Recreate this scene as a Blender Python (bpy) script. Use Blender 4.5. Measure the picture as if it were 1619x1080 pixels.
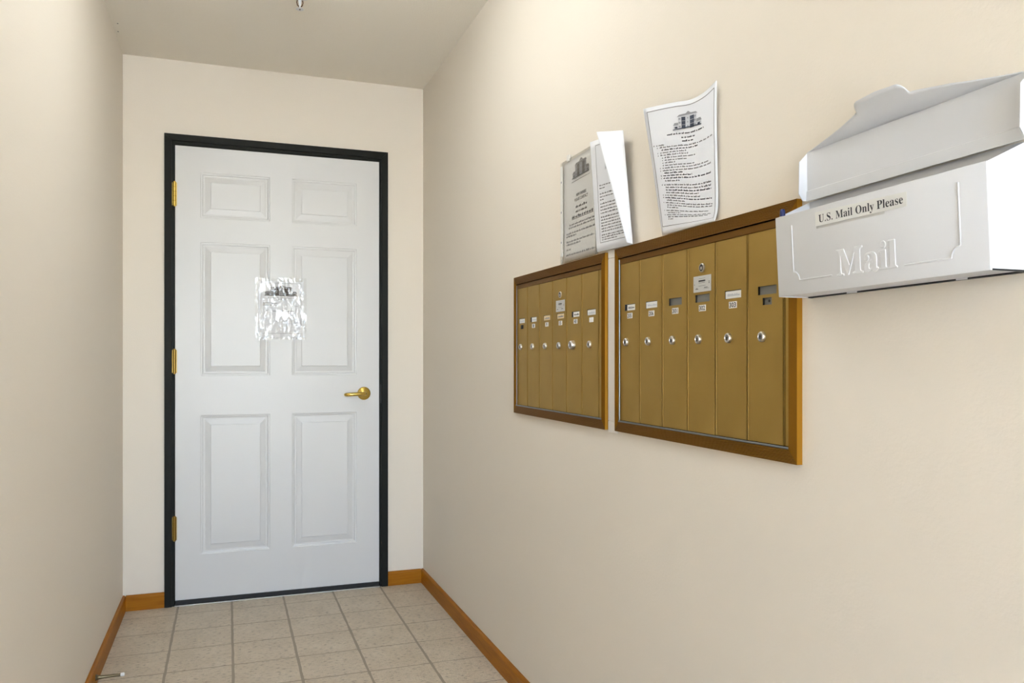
import bpy, bmesh, math, random
from mathutils import Vector, Matrix, noise

for o in list(bpy.data.objects):
    bpy.data.objects.remove(o, do_unlink=True)
scene = bpy.context.scene
COL = scene.collection
R = math.radians
# room: wall_right is the plane x = 0, the door wall is y = 0, the floor is z = 0 (metres)
ROOM_W, ROOM_H, ROOM_L = 1.335, 2.4247, 6.2

# ------------------------------------------------------------------ camera
cam_data = bpy.data.cameras.new('camera')
cam = bpy.data.objects.new('camera', cam_data)
COL.objects.link(cam)
cam.location = (-0.9092, -3.8233, 1.1012)
cam.rotation_euler = (R(90), 0, -0.345)
cam_data.sensor_fit = 'HORIZONTAL'
cam_data.sensor_width = 36.0
cam_data.lens = 1254.77 / 1619 * 36
cam_data.shift_y = 26.38 / 1619
cam_data.clip_start = 0.02
scene.camera = cam

# ------------------------------------------------------------------ sky, portal, exposure
world = bpy.data.worlds.new('world')
scene.world = world
world.use_nodes = True
wn = world.node_tree
wn.nodes.clear()
w_out = wn.nodes.new('ShaderNodeOutputWorld')
w_bg = wn.nodes.new('ShaderNodeBackground')
w_sky = wn.nodes.new('ShaderNodeTexSky')
w_sky.sky_type = 'NISHITA'
w_sky.sun_disc = False
w_sky.sun_elevation = R(48)
w_sky.sun_rotation = R(20)
w_bg.inputs['Strength'].default_value = SKY_STRENGTH = 0.85
w_tint = wn.nodes.new('ShaderNodeMix')
w_tint.data_type = 'RGBA'
w_tint.blend_type = 'MULTIPLY'
w_tint.inputs[0].default_value = 1.0
w_tint.inputs[7].default_value = (1.06, 0.96, 1.01, 1)      # a hazy, whiter sky
wn.links.new(w_sky.outputs[0], w_tint.inputs[6])
wn.links.new(w_tint.outputs[2], w_bg.inputs['Color'])
wn.links.new(w_bg.outputs[0], w_out.inputs['Surface'])

SUN_STRENGTH = 27.0
sun = bpy.data.lights.new('sun', 'SUN')
sun.energy = SUN_STRENGTH
sun.angle = R(0.6)
sun.color = (0.97, 1.0, 1.04)
sun_ob = bpy.data.objects.new('sun', sun)
COL.objects.link(sun_ob)
sun_ob.rotation_euler = (0, R(38), 0)

portal = bpy.data.lights.new('entrance_portal', 'AREA')
portal.shape = 'RECTANGLE'
portal.size, portal.size_y = 1.26, 2.36
portal.cycles.is_portal = True
portal_ob = bpy.data.objects.new('entrance_portal', portal)
COL.objects.link(portal_ob)
portal_ob.location = (-ROOM_W / 2, -ROOM_L - 0.10, 1.19)
portal_ob.rotation_euler = (R(90), 0, 0)

FILL_STRENGTHS = (1.72,)  # added fill light for the far end, outside the view
FILL_YS = (-1.68,)
FILL_COLOR = (0.92, 0.985, 1.03)
vs = scene.view_settings
vs.view_transform = 'Standard'
vs.look = 'None'
vs.exposure = 2.08
vs.gamma = 1.0
vs.use_curve_mapping = False

# ------------------------------------------------------------------ materials
MATS = {}


def srgb(r, g, b):
    f = lambda c: c / 12.92 if c <= 0.04045 else ((c + 0.055) / 1.055) ** 2.4
    return (f(r / 255), f(g / 255), f(b / 255), 1.0)


def pmat(name, col, rough=0.5, metal=0.0, spec=0.5, coat=0.0):
    m = bpy.data.materials.new(name)
    m.use_nodes = True
    b = m.node_tree.nodes['Principled BSDF']
    b.inputs['Base Color'].default_value = col
    b.inputs['Roughness'].default_value = rough
    b.inputs['Metallic'].default_value = metal
    b.inputs['Specular IOR Level'].default_value = spec
    b.inputs['Coat Weight'].default_value = coat
    m.diffuse_color = col
    MATS[name] = m
    return m, m.node_tree, b


def coords(nt, scale=(1, 1, 1), kind='Object'):
    tc = nt.nodes.new('ShaderNodeTexCoord')
    mp = nt.nodes.new('ShaderNodeMapping')
    mp.inputs['Scale'].default_value = scale
    nt.links.new(tc.outputs[kind], mp.inputs['Vector'])
    return mp.outputs['Vector']


def noise_tex(nt, vec, scale, detail=3, rough=0.55):
    n = nt.nodes.new('ShaderNodeTexNoise')
    n.inputs['Scale'].default_value = scale
    n.inputs['Detail'].default_value = detail
    n.inputs['Roughness'].default_value = rough
    nt.links.new(vec, n.inputs['Vector'])
    return n.outputs['Fac']


def ramp(nt, fac, stops):
    r = nt.nodes.new('ShaderNodeValToRGB')
    el = r.color_ramp.elements
    while len(el) < len(stops):
        el.new(0.5)
    for e, (p, c) in zip(el, stops):
        e.position = p
        e.color = c
    nt.links.new(fac, r.inputs['Fac'])
    return r.outputs['Color']


def bump(nt, b, fac, strength, dist):
    n = nt.nodes.new('ShaderNodeBump')
    n.inputs['Strength'].default_value = strength
    n.inputs['Distance'].default_value = dist
    nt.links.new(fac, n.inputs['Height'])
    nt.links.new(n.outputs['Normal'], b.inputs['Normal'])


def paint(name, col, rough, scale, strength, dist, spec=0.35):
    m, nt, b = pmat(name, col, rough, spec=spec)
    v = coords(nt)
    bump(nt, b, noise_tex(nt, v, scale, 2, 0.5), strength, dist)
    return m


paint('wall_paint', WALL_COL := (0.800, 0.728, 0.625, 1), 0.62, 170, 0.22, 0.0015)
paint('ceiling_paint', (0.86, 0.80, 0.695, 1), 0.75, 210, 0.45, 0.002)
paint('door_paint', (0.665, 0.662, 0.655, 1), 0.33, 60, 0.05, 0.0006, 0.5)
paint('casing_paint', (0.0120, 0.0132, 0.0112, 1), 0.52, 90, 0.05, 0.0006, 0.14)
pmat('rubber_black', (0.008, 0.008, 0.008, 1), 0.6)
pmat('aluminium', (0.62, 0.63, 0.64, 1), 0.35, 1.0)
pmat('grey_rod', (0.20, 0.22, 0.24, 1), 0.32, 0.8)
pmat('steel', (0.52, 0.50, 0.47, 1), 0.34, 1.0)
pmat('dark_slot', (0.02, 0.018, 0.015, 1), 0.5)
pmat('brass', (0.62, 0.44, 0.11, 1), 0.22, 1.0)
pmat('antique_brass', (0.30, 0.19, 0.048, 1), 0.30, 1.0)
pmat('bronze_rod', (0.16, 0.13, 0.075, 1), 0.30, 0.9)
pmat('white_rubber', (0.75, 0.74, 0.70, 1), 0.6)
pmat('white_enamel', (0.675, 0.675, 0.685, 1), 0.34, spec=0.5)
pmat('white_trim', (0.74, 0.71, 0.66, 1), 0.5)
pmat('slot_grey', (0.22, 0.22, 0.20, 1), 0.45, 0.3)
pmat('card_white', (0.78, 0.77, 0.74, 1), 0.6)
pmat('card_cream', (0.76, 0.60, 0.36, 1), 0.6)
pmat('plate_silver', (0.62, 0.62, 0.61, 1), 0.45, 0.5)
pmat('paper', (0.78, 0.785, 0.81, 1), 0.7, spec=0.2)
pmat('paper_aged', (0.80, 0.775, 0.755, 1), 0.7, spec=0.2)
pmat('ink_dark', (0.035, 0.035, 0.04, 1), 0.7)
pmat('ink_grey', (0.20, 0.19, 0.19, 1), 0.7)
pmat('ink_mid', (0.30, 0.30, 0.32, 1), 0.7)
pmat('ink_pale', (0.56, 0.57, 0.60, 1), 0.7)
pmat('ink_blue', (0.045, 0.055, 0.085, 1), 0.7)
pmat('ink_brown', (0.075, 0.062, 0.055, 1), 0.7)
pmat('pen_blue', (0.010, 0.022, 0.12, 1), 0.3)
pmat('sticker', (0.74, 0.73, 0.69, 1), 0.45)
pmat('sprinkler_bronze', (0.12, 0.06, 0.03, 1), 0.4, 0.7)
pmat('concrete', (0.55, 0.53, 0.49, 1), 0.9)

# oak baseboard
m, nt, b = pmat('oak', (0.35, 0.13, 0.005, 1), 0.42, spec=0.15)
v = coords(nt, (3.0, 3.0, 42.0))
n1 = noise_tex(nt, v, 2.2, 6, 0.6)
nt.links.new(ramp(nt, n1, [(0.25, (0.27, 0.088, 0.0025, 1)), (0.5, (0.36, 0.130, 0.0045, 1)),
                           (0.8, (0.42, 0.165, 0.008, 1))]), b.inputs['Base Color'])
bump(nt, b, n1, 0.08, 0.001)

# embossed floor tile
m, nt, b = pmat('tile', (0.30, 0.25, 0.18, 1), 0.45, spec=0.4)
v = coords(nt, (1, 1, 1), 'Object')
oi = nt.nodes.new('ShaderNodeObjectInfo')
vadd = nt.nodes.new('ShaderNodeVectorMath')
vadd.operation = 'ADD'
nt.links.new(v, vadd.inputs[0])
nt.links.new(oi.outputs['Location'], vadd.inputs[1])
vv = vadd.outputs[0]
big = noise_tex(nt, vv, 9, 4, 0.6)
fine = noise_tex(nt, vv, 150, 3, 0.6)
st = nt.nodes.new('ShaderNodeMapping')
st.inputs['Scale'].default_value = (55, 130, 55)
nt.links.new(vv, st.inputs['Vector'])
pit = noise_tex(nt, st.outputs[0], 1.0, 3, 0.5)
c1 = ramp(nt, big, [(0.3, (0.58, 0.485, 0.36, 1)), (0.55, (0.64, 0.545, 0.415, 1)), (0.8, (0.69, 0.60, 0.47, 1))])
c2 = ramp(nt, pit, [(0.30, (0.40, 0.38, 0.35, 1)), (0.44, (0.97, 0.97, 0.97, 1)), (0.60, (1, 1, 1, 1)), (0.74, (1.18, 1.18, 1.18, 1))])
mx = nt.nodes.new('ShaderNodeMix')
mx.data_type = 'RGBA'
mx.blend_type = 'MULTIPLY'
mx.inputs[0].default_value = 0.8
nt.links.new(c1, mx.inputs[6])
nt.links.new(c2, mx.inputs[7])
nt.links.new(mx.outputs[2], b.inputs['Base Color'])
ad = nt.nodes.new('ShaderNodeMath')
ad.operation = 'ADD'
nt.links.new(pit, ad.inputs[0])
nt.links.new(fine, ad.inputs[1])
bump(nt, b, ad.outputs[0], 0.9, 0.004)
m, nt, b = pmat('grout', (0.35, 0.292, 0.218, 1), 0.7)
bump(nt, b, noise_tex(nt, coords(nt), 160, 3), 0.3, 0.001)

# anodised gold mailbox metals: brushed doors, ribbed frame
m, nt, b = pmat('gold_door', (0.45, 0.285, 0.07, 1), 0.52, 1.0)
v = coords(nt, (1, 60, 1))
g1 = noise_tex(nt, coords(nt), 5, 3)
nt.links.new(ramp(nt, g1, [(0.3, (0.40, 0.265, 0.074, 1)), (0.7, (0.47, 0.325, 0.098, 1))]), b.inputs['Base Color'])
bump(nt, b, noise_tex(nt, v, 14, 2), 0.03, 0.0005)
m, nt, b = pmat('gold_frame', (0.205, 0.093, 0.012, 1), 0.48, 1.0)
pmat('gold_bead', (0.27, 0.165, 0.042, 1), 0.45, 1.0)
pmat('lock_face', (0.30, 0.29, 0.27, 1), 0.4, 1.0)
m, nt, b = pmat('gold_header', (0.20, 0.098, 0.020, 1), 0.5, 1.0)
m, nt, b = pmat('gold_edge', (0.47, 0.245, 0.030, 1), 0.42, 1.0)


def clear_film(name, tint, gloss, rough):
    m = bpy.data.materials.new(name)
    m.use_nodes = True
    nt = m.node_tree
    nt.nodes.clear()
    out = nt.nodes.new('ShaderNodeOutputMaterial')
    tr = nt.nodes.new('ShaderNodeBsdfTransparent')
    tr.inputs['Color'].default_value = tint
    gl = nt.nodes.new('ShaderNodeBsdfGlossy')
    gl.inputs['Roughness'].default_value = rough
    lw = nt.nodes.new('ShaderNodeLayerWeight')
    pw = nt.nodes.new('ShaderNodeMath')
    pw.operation = 'POWER'
    pw.inputs[1].default_value = 5.0
    fr = nt.nodes.new('ShaderNodeMath')
    fr.operation = 'MULTIPLY_ADD'
    fr.inputs[1].default_value = 1.0 - gloss
    fr.inputs[2].default_value = gloss
    nt.links.new(lw.outputs['Facing'], pw.inputs[0])
    nt.links.new(pw.outputs[0], fr.inputs[0])
    mix = nt.nodes.new('ShaderNodeMixShader')
    nt.links.new(fr.outputs[0], mix.inputs[0])
    nt.links.new(tr.outputs[0], mix.inputs[1])
    nt.links.new(gl.outputs[0], mix.inputs[2])
    nt.links.new(mix.outputs[0], out.inputs['Surface'])
    MATS[name] = m


clear_film('window_glass', (0.96, 0.98, 0.98, 1), 0.04, 0.0)
clear_film('plastic_sleeve', (0.97, 0.97, 0.96, 1), 0.05, 0.25)
clear_film('plastic_crinkled', (0.95, 0.95, 0.945, 1), 0.075, 0.09)
for k, s in enumerate(FILL_STRENGTHS):
    m, nt, b = pmat('fill_light_glass_%d' % k, (0.9, 0.9, 0.88, 1), 0.4)
    b.inputs['Emission Color'].default_value = (*FILL_COLOR, 1)
    b.inputs['Emission Strength'].default_value = s

# ------------------------------------------------------------------ helpers


def link(o, parent=None):
    COL.objects.link(o)
    if parent is not None:
        o.parent = parent
    return o


def empty(name, loc, label=None, cat=None, group=None, kind=None, parent=None):
    o = bpy.data.objects.new(name, None)
    o.empty_display_size = 0.05
    o.location = loc
    link(o, parent)
    tag(o, label, cat, group, kind)
    return o


def tag(o, label=None, cat=None, group=None, kind=None):
    if label: o['label'] = label
    if cat: o['category'] = cat
    if group: o['group'] = group
    if kind: o['kind'] = kind
    return o


def to_mesh(name, bm, mats):
    me = bpy.data.meshes.new(name)
    bmesh.ops.recalc_face_normals(bm, faces=bm.faces)
    bm.to_mesh(me)
    bm.free()
    for mm in (mats if isinstance(mats, (list, tuple)) else [mats]):
        me.materials.append(MATS[mm])
    return me


def part(name, bm, mats, parent=None, smooth=False, loc=None):
    """link a bmesh given in world coordinates; with a parent Empty the origin follows it"""
    me = to_mesh(name, bm, mats)
    o = bpy.data.objects.new(name, me)
    base = Vector((0, 0, 0))
    p = parent
    while p is not None:
        base += p.location
        p = p.parent
    off = Vector(loc) - base if loc is not None else Vector((0, 0, 0))
    me.transform(Matrix.Translation(-(base + off)))
    o.location = off
    if smooth:
        for f in me.polygons:
            f.use_smooth = True
    return link(o, parent)


def shade_auto(o, ang=35):
    me = o.data
    me.polygons.foreach_set('use_smooth', [True] * len(me.polygons))
    try:
        me.set_sharp_from_angle(angle=R(ang))
    except Exception:
        pass
    return o


def box(bm, x0, x1, y0, y1, z0, z1, bev=0.0, seg=2, mi=0):
    vs_ = [bm.verts.new((x, y, z)) for x in (x0, x1) for y in (y0, y1) for z in (z0, z1)]
    idx = [(0, 1, 3, 2), (4, 6, 7, 5), (0, 4, 5, 1), (2, 3, 7, 6), (0, 2, 6, 4), (1, 5, 7, 3)]
    fs = [bm.faces.new([vs_[i] for i in f]) for f in idx]
    for f in fs: f.material_index = mi
    if bev > 0:
        es = list({e for f in fs for e in f.edges})
        r = bmesh.ops.bevel(bm, geom=es, offset=bev, segments=seg, profile=0.5, affect='EDGES')
        for f in r['faces']: f.material_index = mi
    return fs


def lathe(bm, prof, axis, origin, n=24, mi=0, cap=True):
    """prof: (radius, height) pairs along the unit vector axis"""
    a = Vector(axis).normalized()
    u = a.orthogonal().normalized()
    w = a.cross(u)
    og = Vector(origin)
    rings = []
    for r, h in prof:
        rings.append([bm.verts.new(og + a * h + (u * math.cos(2 * math.pi * k / n) + w * math.sin(2 * math.pi * k / n)) * max(r, 1e-5)) for k in range(n)])
    fs = []
    for i in range(len(rings) - 1):
        for k in range(n):
            fs.append(bm.faces.new((rings[i][k], rings[i][(k + 1) % n], rings[i + 1][(k + 1) % n], rings[i + 1][k])))
    if cap:
        fs.append(bm.faces.new(rings[0][::-1]))
        fs.append(bm.faces.new(rings[-1]))
    for f in fs: f.material_index = mi
    return fs


def tube(bm, pts, rad, n=8, mi=0):
    pts = [Vector(p) for p in pts]
    rads = rad if isinstance(rad, (list, tuple)) else [rad] * len(pts)
    rings = []
    ref = None
    for i, p in enumerate(pts):
        d = (pts[min(i + 1, len(pts) - 1)] - pts[max(i - 1, 0)]).normalized()
        if ref is None:
            ref = d.orthogonal().normalized()
        ref = (ref - d * ref.dot(d)).normalized()
        w = d.cross(ref)
        rings.append([bm.verts.new(p + (ref * math.cos(2 * math.pi * k / n) + w * math.sin(2 * math.pi * k / n)) * rads[i]) for k in range(n)])
    for i in range(len(rings) - 1):
        for k in range(n):
            bm.faces.new((rings[i][k], rings[i][(k + 1) % n], rings[i + 1][(k + 1) % n], rings[i + 1][k])).material_index = mi
    bm.faces.new(rings[0][::-1]).material_index = mi
    bm.faces.new(rings[-1]).material_index = mi


def rect_with_holes(bm, u0, u1, v0, v1, holes, fn, depth_fn=None, mi=0, edge_mi=0):
    """flat sheet in (u, v) with rectangular holes, fn(u, v, d) -> point; walls of each hole go back by depth_fn"""
    us = sorted({u0, u1, *[h[0] for h in holes], *[h[1] for h in holes]})
    vs_ = sorted({v0, v1, *[h[2] for h in holes], *[h[3] for h in holes]})
    cache = {}

    def V(u, v):
        k = (round(u, 6), round(v, 6))
        if k not in cache: cache[k] = bm.verts.new(fn(u, v, 0.0))
        return cache[k]
    for i in range(len(us) - 1):
        for j in range(len(vs_) - 1):
            uc, vc = (us[i] + us[i + 1]) / 2, (vs_[j] + vs_[j + 1]) / 2
            if any(h[0] < uc < h[1] and h[2] < vc < h[3] for h in holes): continue
            bm.faces.new((V(us[i], vs_[j]), V(us[i + 1], vs_[j]), V(us[i + 1], vs_[j + 1]), V(us[i], vs_[j + 1]))).material_index = mi
    if depth_fn:
        for h in holes:
            c = [(h[0], h[2]), (h[1], h[2]), (h[1], h[3]), (h[0], h[3])]
            for k in range(4):
                a_, b_ = c[k], c[(k + 1) % 4]
                bm.faces.new([bm.verts.new(p) for p in (fn(*a_, 0), fn(*b_, 0), fn(*b_, depth_fn), fn(*a_, depth_fn))]).material_index = edge_mi


# ---- lettering: outlines of a bold book face, units 1/1000; and the built-in face for small figures
GLYPHS = {"U":[492,[[[15,439],[15,455],[240,455],[240,439],[225,437],[213,435],[202,432],[195,428],[189,422],[185,415],[183,406],[181,394],[181,379],[181,140],[183,104],[191,74],[203,51],[221,35],[245,25],[275,22],[340,37],[379,83],[392,159],[392,378],[391,398],[387,413],[379,423],[368,431],[351,436],[328,439],[328,455],[474,455],[474,439],[456,435],[442,429],[433,421],[427,411],[424,396],[422,378],[422,181],[418,118],[403,69],[380,32],[346,7],[302,-8],[248,-13],[192,-8],[147,6],[114,29],[91,61],[78,103],[73,155],[73,379],[72,398],[68,413],[61,424],[50,431],[35,436]]]],"S":[390,[[[160,464],[185,466],[199,466],[213,464],[229,461],[246,458],[264,453],[282,448],[286,447],[289,446],[291,446],[294,445],[297,445],[300,445],[310,447],[317,454],[320,466],[339,466],[339,319],[322,319],[315,343],[305,365],[293,385],[280,402],[265,417],[248,429],[231,438],[213,443],[194,445],[173,443],[155,437],[140,426],[128,413],[122,398],[120,380],[121,364],[127,349],[137,336],[151,325],[168,314],[189,303],[253,273],[279,260],[300,247],[317,233],[331,219],[342,204],[350,188],[355,171],[358,153],[359,133],[357,106],[350,80],[339,58],[323,38],[304,21],[281,8],[254,-2],[225,-8],[192,-10],[181,-10],[170,-9],[158,-8],[147,-6],[136,-3],[126,1],[115,4],[106,7],[98,9],[92,11],[88,12],[85,12],[78,12],[73,10],[69,7],[66,3],[64,-3],[61,-11],[43,-11],[43,158],[62,158],[75,113],[91,77],[111,50],[136,30],[164,19],[197,15],[220,17],[241,24],[257,36],[269,51],[276,69],[279,89],[273,117],[255,140],[225,160],[163,191],[127,210],[99,231],[77,253],[62,276],[53,302],[50,332],[52,358],[57,381],[67,403],[80,421],[96,437],[115,449],[136,459]]]],"M":[634,[[[15,439],[15,455],[185,455],[317,142],[449,455],[617,455],[617,439],[598,436],[583,430],[573,423],[566,412],[561,397],[560,378],[560,85],[561,68],[562,54],[565,43],[569,34],[574,28],[582,23],[591,20],[602,18],[617,17],[617,0],[396,0],[396,17],[410,19],[423,22],[433,25],[440,29],[446,36],[450,44],[453,54],[454,68],[455,83],[455,399],[288,0],[270,0],[105,389],[105,80],[107,57],[112,41],[120,30],[131,23],[148,19],[169,17],[169,0],[14,0],[14,17],[34,20],[50,24],[61,32],[69,43],[74,58],[75,79],[75,382],[75,396],[73,407],[71,416],[66,423],[61,428],[53,432],[43,435],[30,437]]]],"O":[525,[[[232,464],[265,466],[298,464],[328,458],[357,448],[384,435],[409,418],[431,399],[451,376],[467,351],[481,323],[490,293],[496,261],[498,228],[496,195],[490,163],[481,134],[467,106],[450,81],[430,58],[408,38],[383,21],[355,7],[325,-3],[294,-9],[261,-11],[228,-9],[198,-3],[169,7],[142,21],[117,38],[94,58],[75,81],[58,106],[45,134],[35,163],[29,195],[28,228],[29,260],[35,292],[45,321],[58,349],[75,374],[95,397],[117,417],[143,434],[170,448],[200,458]],[[260,443],[196,419],[158,347],[145,228],[149,163],[159,109],[177,67],[201,37],[230,18],[265,12],[328,36],[367,108],[379,228],[376,293],[365,346],[348,389],[324,419],[294,437]]]],"P":[418,[[[16,439],[16,455],[214,455],[265,454],[306,448],[336,440],[357,429],[375,415],[390,398],[400,378],[407,356],[409,332],[404,296],[390,266],[367,240],[334,221],[292,209],[242,206],[182,206],[182,81],[183,59],[187,43],[194,32],[205,24],[221,20],[242,17],[242,0],[15,0],[15,17],[36,20],[52,24],[62,32],[69,43],[73,59],[75,81],[75,379],[73,398],[69,413],[62,424],[51,431],[36,436]],[[216,431],[204,430],[195,428],[189,424],[185,418],[183,409],[182,398],[182,230],[201,230],[231,232],[255,240],[272,253],[283,271],[290,297],[292,329],[290,361],[285,387],[275,406],[261,420],[241,428]]]],"a":[344,[[[137,317],[162,318],[205,315],[239,307],[263,292],[280,271],[290,244],[293,210],[293,62],[293,52],[294,45],[295,40],[297,37],[300,35],[304,34],[309,35],[314,38],[320,42],[329,28],[306,7],[281,-6],[255,-10],[226,-5],[208,10],[200,35],[168,11],[133,-4],[95,-9],[74,-6],[55,0],[40,11],[29,26],[22,43],[20,63],[25,91],[39,115],[63,136],[98,155],[143,173],[199,190],[199,241],[197,258],[193,272],[187,282],[177,290],[164,294],[148,296],[123,293],[109,286],[104,274],[105,270],[108,264],[113,257],[119,248],[122,239],[123,231],[121,220],[117,210],[110,202],[100,196],[90,192],[77,191],[64,192],[54,196],[45,203],[38,212],[34,223],[33,236],[35,252],[40,266],[49,278],[62,290],[77,300],[95,308],[115,314]],[[199,169],[154,151],[127,123],[118,84],[122,56],[133,39],[151,34],[158,34],[165,37],[174,41],[183,47],[191,54],[199,63]]]],"i":[198,[[[87,462],[101,463],[114,462],[126,457],[137,449],[145,438],[150,426],[151,412],[149,399],[145,387],[136,376],[126,368],[114,364],[101,362],[87,364],[75,368],[65,376],[57,387],[52,399],[50,412],[52,426],[57,438],[65,449],[75,457]],[[20,293],[21,310],[148,310],[148,56],[149,43],[151,33],[154,26],[160,21],[168,18],[180,16],[180,0],[18,0],[18,16],[30,18],[39,21],[45,26],[49,32],[52,43],[52,56],[52,252],[52,267],[50,278],[47,285],[41,289],[32,292]]]],"l":[199,[[[20,439],[20,455],[148,455],[148,56],[149,43],[151,33],[154,26],[160,21],[168,18],[180,16],[180,0],[18,0],[18,16],[30,18],[39,21],[45,26],[49,32],[52,43],[52,56],[52,398],[52,411],[50,421],[47,429],[42,434],[33,438]]]],"n":[381,[[[207,313],[243,318],[292,306],[321,271],[330,212],[330,56],[331,43],[333,33],[337,26],[343,21],[352,17],[363,16],[363,0],[202,0],[202,16],[207,16],[223,21],[232,34],[235,56],[235,217],[234,234],[232,247],[229,258],[223,265],[215,270],[203,271],[183,267],[164,255],[148,235],[148,56],[148,43],[151,33],[154,26],[160,21],[168,17],[180,16],[180,0],[18,0],[18,16],[30,17],[39,21],[45,26],[49,33],[52,43],[52,56],[52,253],[52,266],[49,276],[46,284],[40,289],[31,293],[19,294],[19,310],[148,310],[148,267],[175,296]]]],"y":[300,[[[-5,293],[-5,310],[162,310],[162,293],[151,293],[142,291],[136,289],[132,286],[129,281],[128,275],[128,272],[129,270],[130,267],[131,263],[132,260],[133,257],[185,119],[230,241],[233,248],[235,254],[236,260],[237,265],[238,270],[238,274],[237,281],[234,286],[229,289],[223,292],[214,293],[203,293],[203,310],[300,310],[300,293],[291,292],[283,288],[277,281],[271,271],[265,258],[259,242],[162,-24],[151,-53],[140,-77],[129,-96],[118,-111],[107,-122],[95,-131],[83,-136],[68,-139],[52,-140],[36,-139],[22,-133],[10,-125],[1,-113],[-5,-100],[-7,-84],[-5,-73],[-2,-62],[5,-53],[13,-46],[24,-41],[36,-40],[46,-41],[56,-44],[64,-49],[70,-57],[73,-65],[75,-76],[75,-78],[74,-79],[74,-81],[74,-83],[74,-85],[74,-87],[75,-94],[79,-97],[86,-99],[94,-96],[104,-88],[114,-74],[120,-65],[125,-55],[129,-44],[133,-32],[137,-19],[140,-5],[36,251],[32,260],[28,268],[25,275],[21,280],[18,285],[15,287],[11,291],[4,293],[-3,293]]]],"e":[301,[[[132,316],[157,318],[193,314],[224,301],[249,280],[268,251],[279,216],[283,173],[283,166],[117,166],[127,97],[154,56],[199,42],[225,47],[248,62],[270,86],[285,73],[248,27],[205,-1],[154,-10],[129,-8],[106,-1],[85,10],[66,26],[50,45],[37,69],[27,95],[21,125],[19,157],[21,187],[28,215],[38,240],[51,263],[68,282],[87,298],[109,309]],[[175,295],[161,297],[136,286],[121,255],[116,203],[116,192],[201,192],[201,215],[201,241],[198,261],[193,277],[186,288]]]],"s":[288,[[[111,316],[141,319],[149,319],[157,318],[166,316],[176,314],[187,311],[199,308],[201,307],[204,307],[206,306],[209,305],[211,305],[213,305],[220,306],[226,311],[230,319],[244,319],[244,222],[228,222],[220,244],[209,262],[196,277],[182,288],[166,294],[149,296],[136,295],[125,292],[116,286],[110,278],[106,269],[105,259],[106,249],[109,240],[115,232],[123,225],[134,218],[146,212],[191,189],[212,178],[229,165],[241,151],[250,136],[255,117],[257,95],[254,65],[244,39],[228,18],[206,2],[181,-7],[151,-10],[132,-8],[111,-3],[87,6],[82,8],[78,8],[73,9],[64,7],[56,1],[51,-9],[36,-9],[36,105],[53,105],[61,79],[72,57],[87,39],[103,26],[121,17],[140,15],[156,16],[168,20],[179,27],[186,35],[191,46],[192,58],[188,76],[176,92],[156,105],[107,130],[85,142],[68,155],[54,169],[45,185],[39,202],[37,220],[40,247],[49,270],[65,291],[86,306]]]],".":[180,[[[79,80],[89,81],[100,80],[110,77],[119,71],[126,63],[130,51],[132,36],[130,22],[126,10],[119,1],[110,-5],[100,-8],[89,-9],[79,-8],[69,-5],[60,1],[54,10],[50,22],[48,36],[50,51],[54,63],[60,71],[69,77]]]]}


def flat_curve(splines, ext=0.0, bev=0.0):
    cu = bpy.data.curves.new('tmp', 'CURVE')
    cu.dimensions = '2D'
    cu.fill_mode = 'BOTH'
    cu.extrude = ext
    cu.bevel_depth = bev
    cu.bevel_resolution = 2
    for pts in splines:
        s = cu.splines.new('POLY')
        s.points.add(len(pts) - 1)
        for p, q in zip(s.points, pts): p.co = (q[0], q[1], 0, 1)
        s.use_cyclic_u = True
    return curve_mesh(cu)


def curve_mesh(cu):
    o = bpy.data.objects.new('tmp', cu)
    COL.objects.link(o)
    bpy.context.view_layer.update()
    me = bpy.data.meshes.new_from_object(o)
    bpy.data.objects.remove(o)
    vs_ = [tuple(v.co) for v in me.vertices]
    fs = [tuple(p.vertices) for p in me.polygons]
    bpy.data.meshes.remove(me)
    return vs_, fs


def serif(text, height, width=None, track=0.0, ext=0.0, bev=0.0):
    """(verts, faces) of the text on the baseline from x = 0, cap height = height"""
    k = height / 455.0
    x, sp = 0.0, []
    for ch in text:
        if ch == ' ':
            x += 200 + track
            continue
        adv, loops = GLYPHS[ch]
        for l in loops: sp.append([((x + a) * k, b_ * k) for a, b_ in l])
        x += adv + track
    if width:
        f = width / (x * k)
        sp = [[(a * f, b_) for a, b_ in l] for l in sp]
    return flat_curve(sp, ext, bev)


def figures(text, height, width=None):
    cu = bpy.data.curves.new('tmp', 'FONT')
    cu.body = text
    cu.resolution_u = 2
    cu.offset = 0.018
    cu.size = 1
    vs_, fs = curve_mesh(cu)
    x0, x1 = min(v[0] for v in vs_), max(v[0] for v in vs_)
    y0, y1 = min(v[1] for v in vs_), max(v[1] for v in vs_)
    k = height / (y1 - y0)
    kx = width / (x1 - x0) if width else k
    return [((v[0] - (x0 + x1) / 2) * kx, (v[1] - (y0 + y1) / 2) * k, 0) for v in vs_], fs


def add_flat(bm, vf, fn, mi=0):
    vs_, fs = vf
    vv = [bm.verts.new(fn(*v)) for v in vs_]
    for f in fs:
        try: bm.faces.new([vv[i] for i in f]).material_index = mi
        except ValueError: pass


# ---- printing on a curved sheet: S(s, t) -> point, s left to right, t top to bottom


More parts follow.
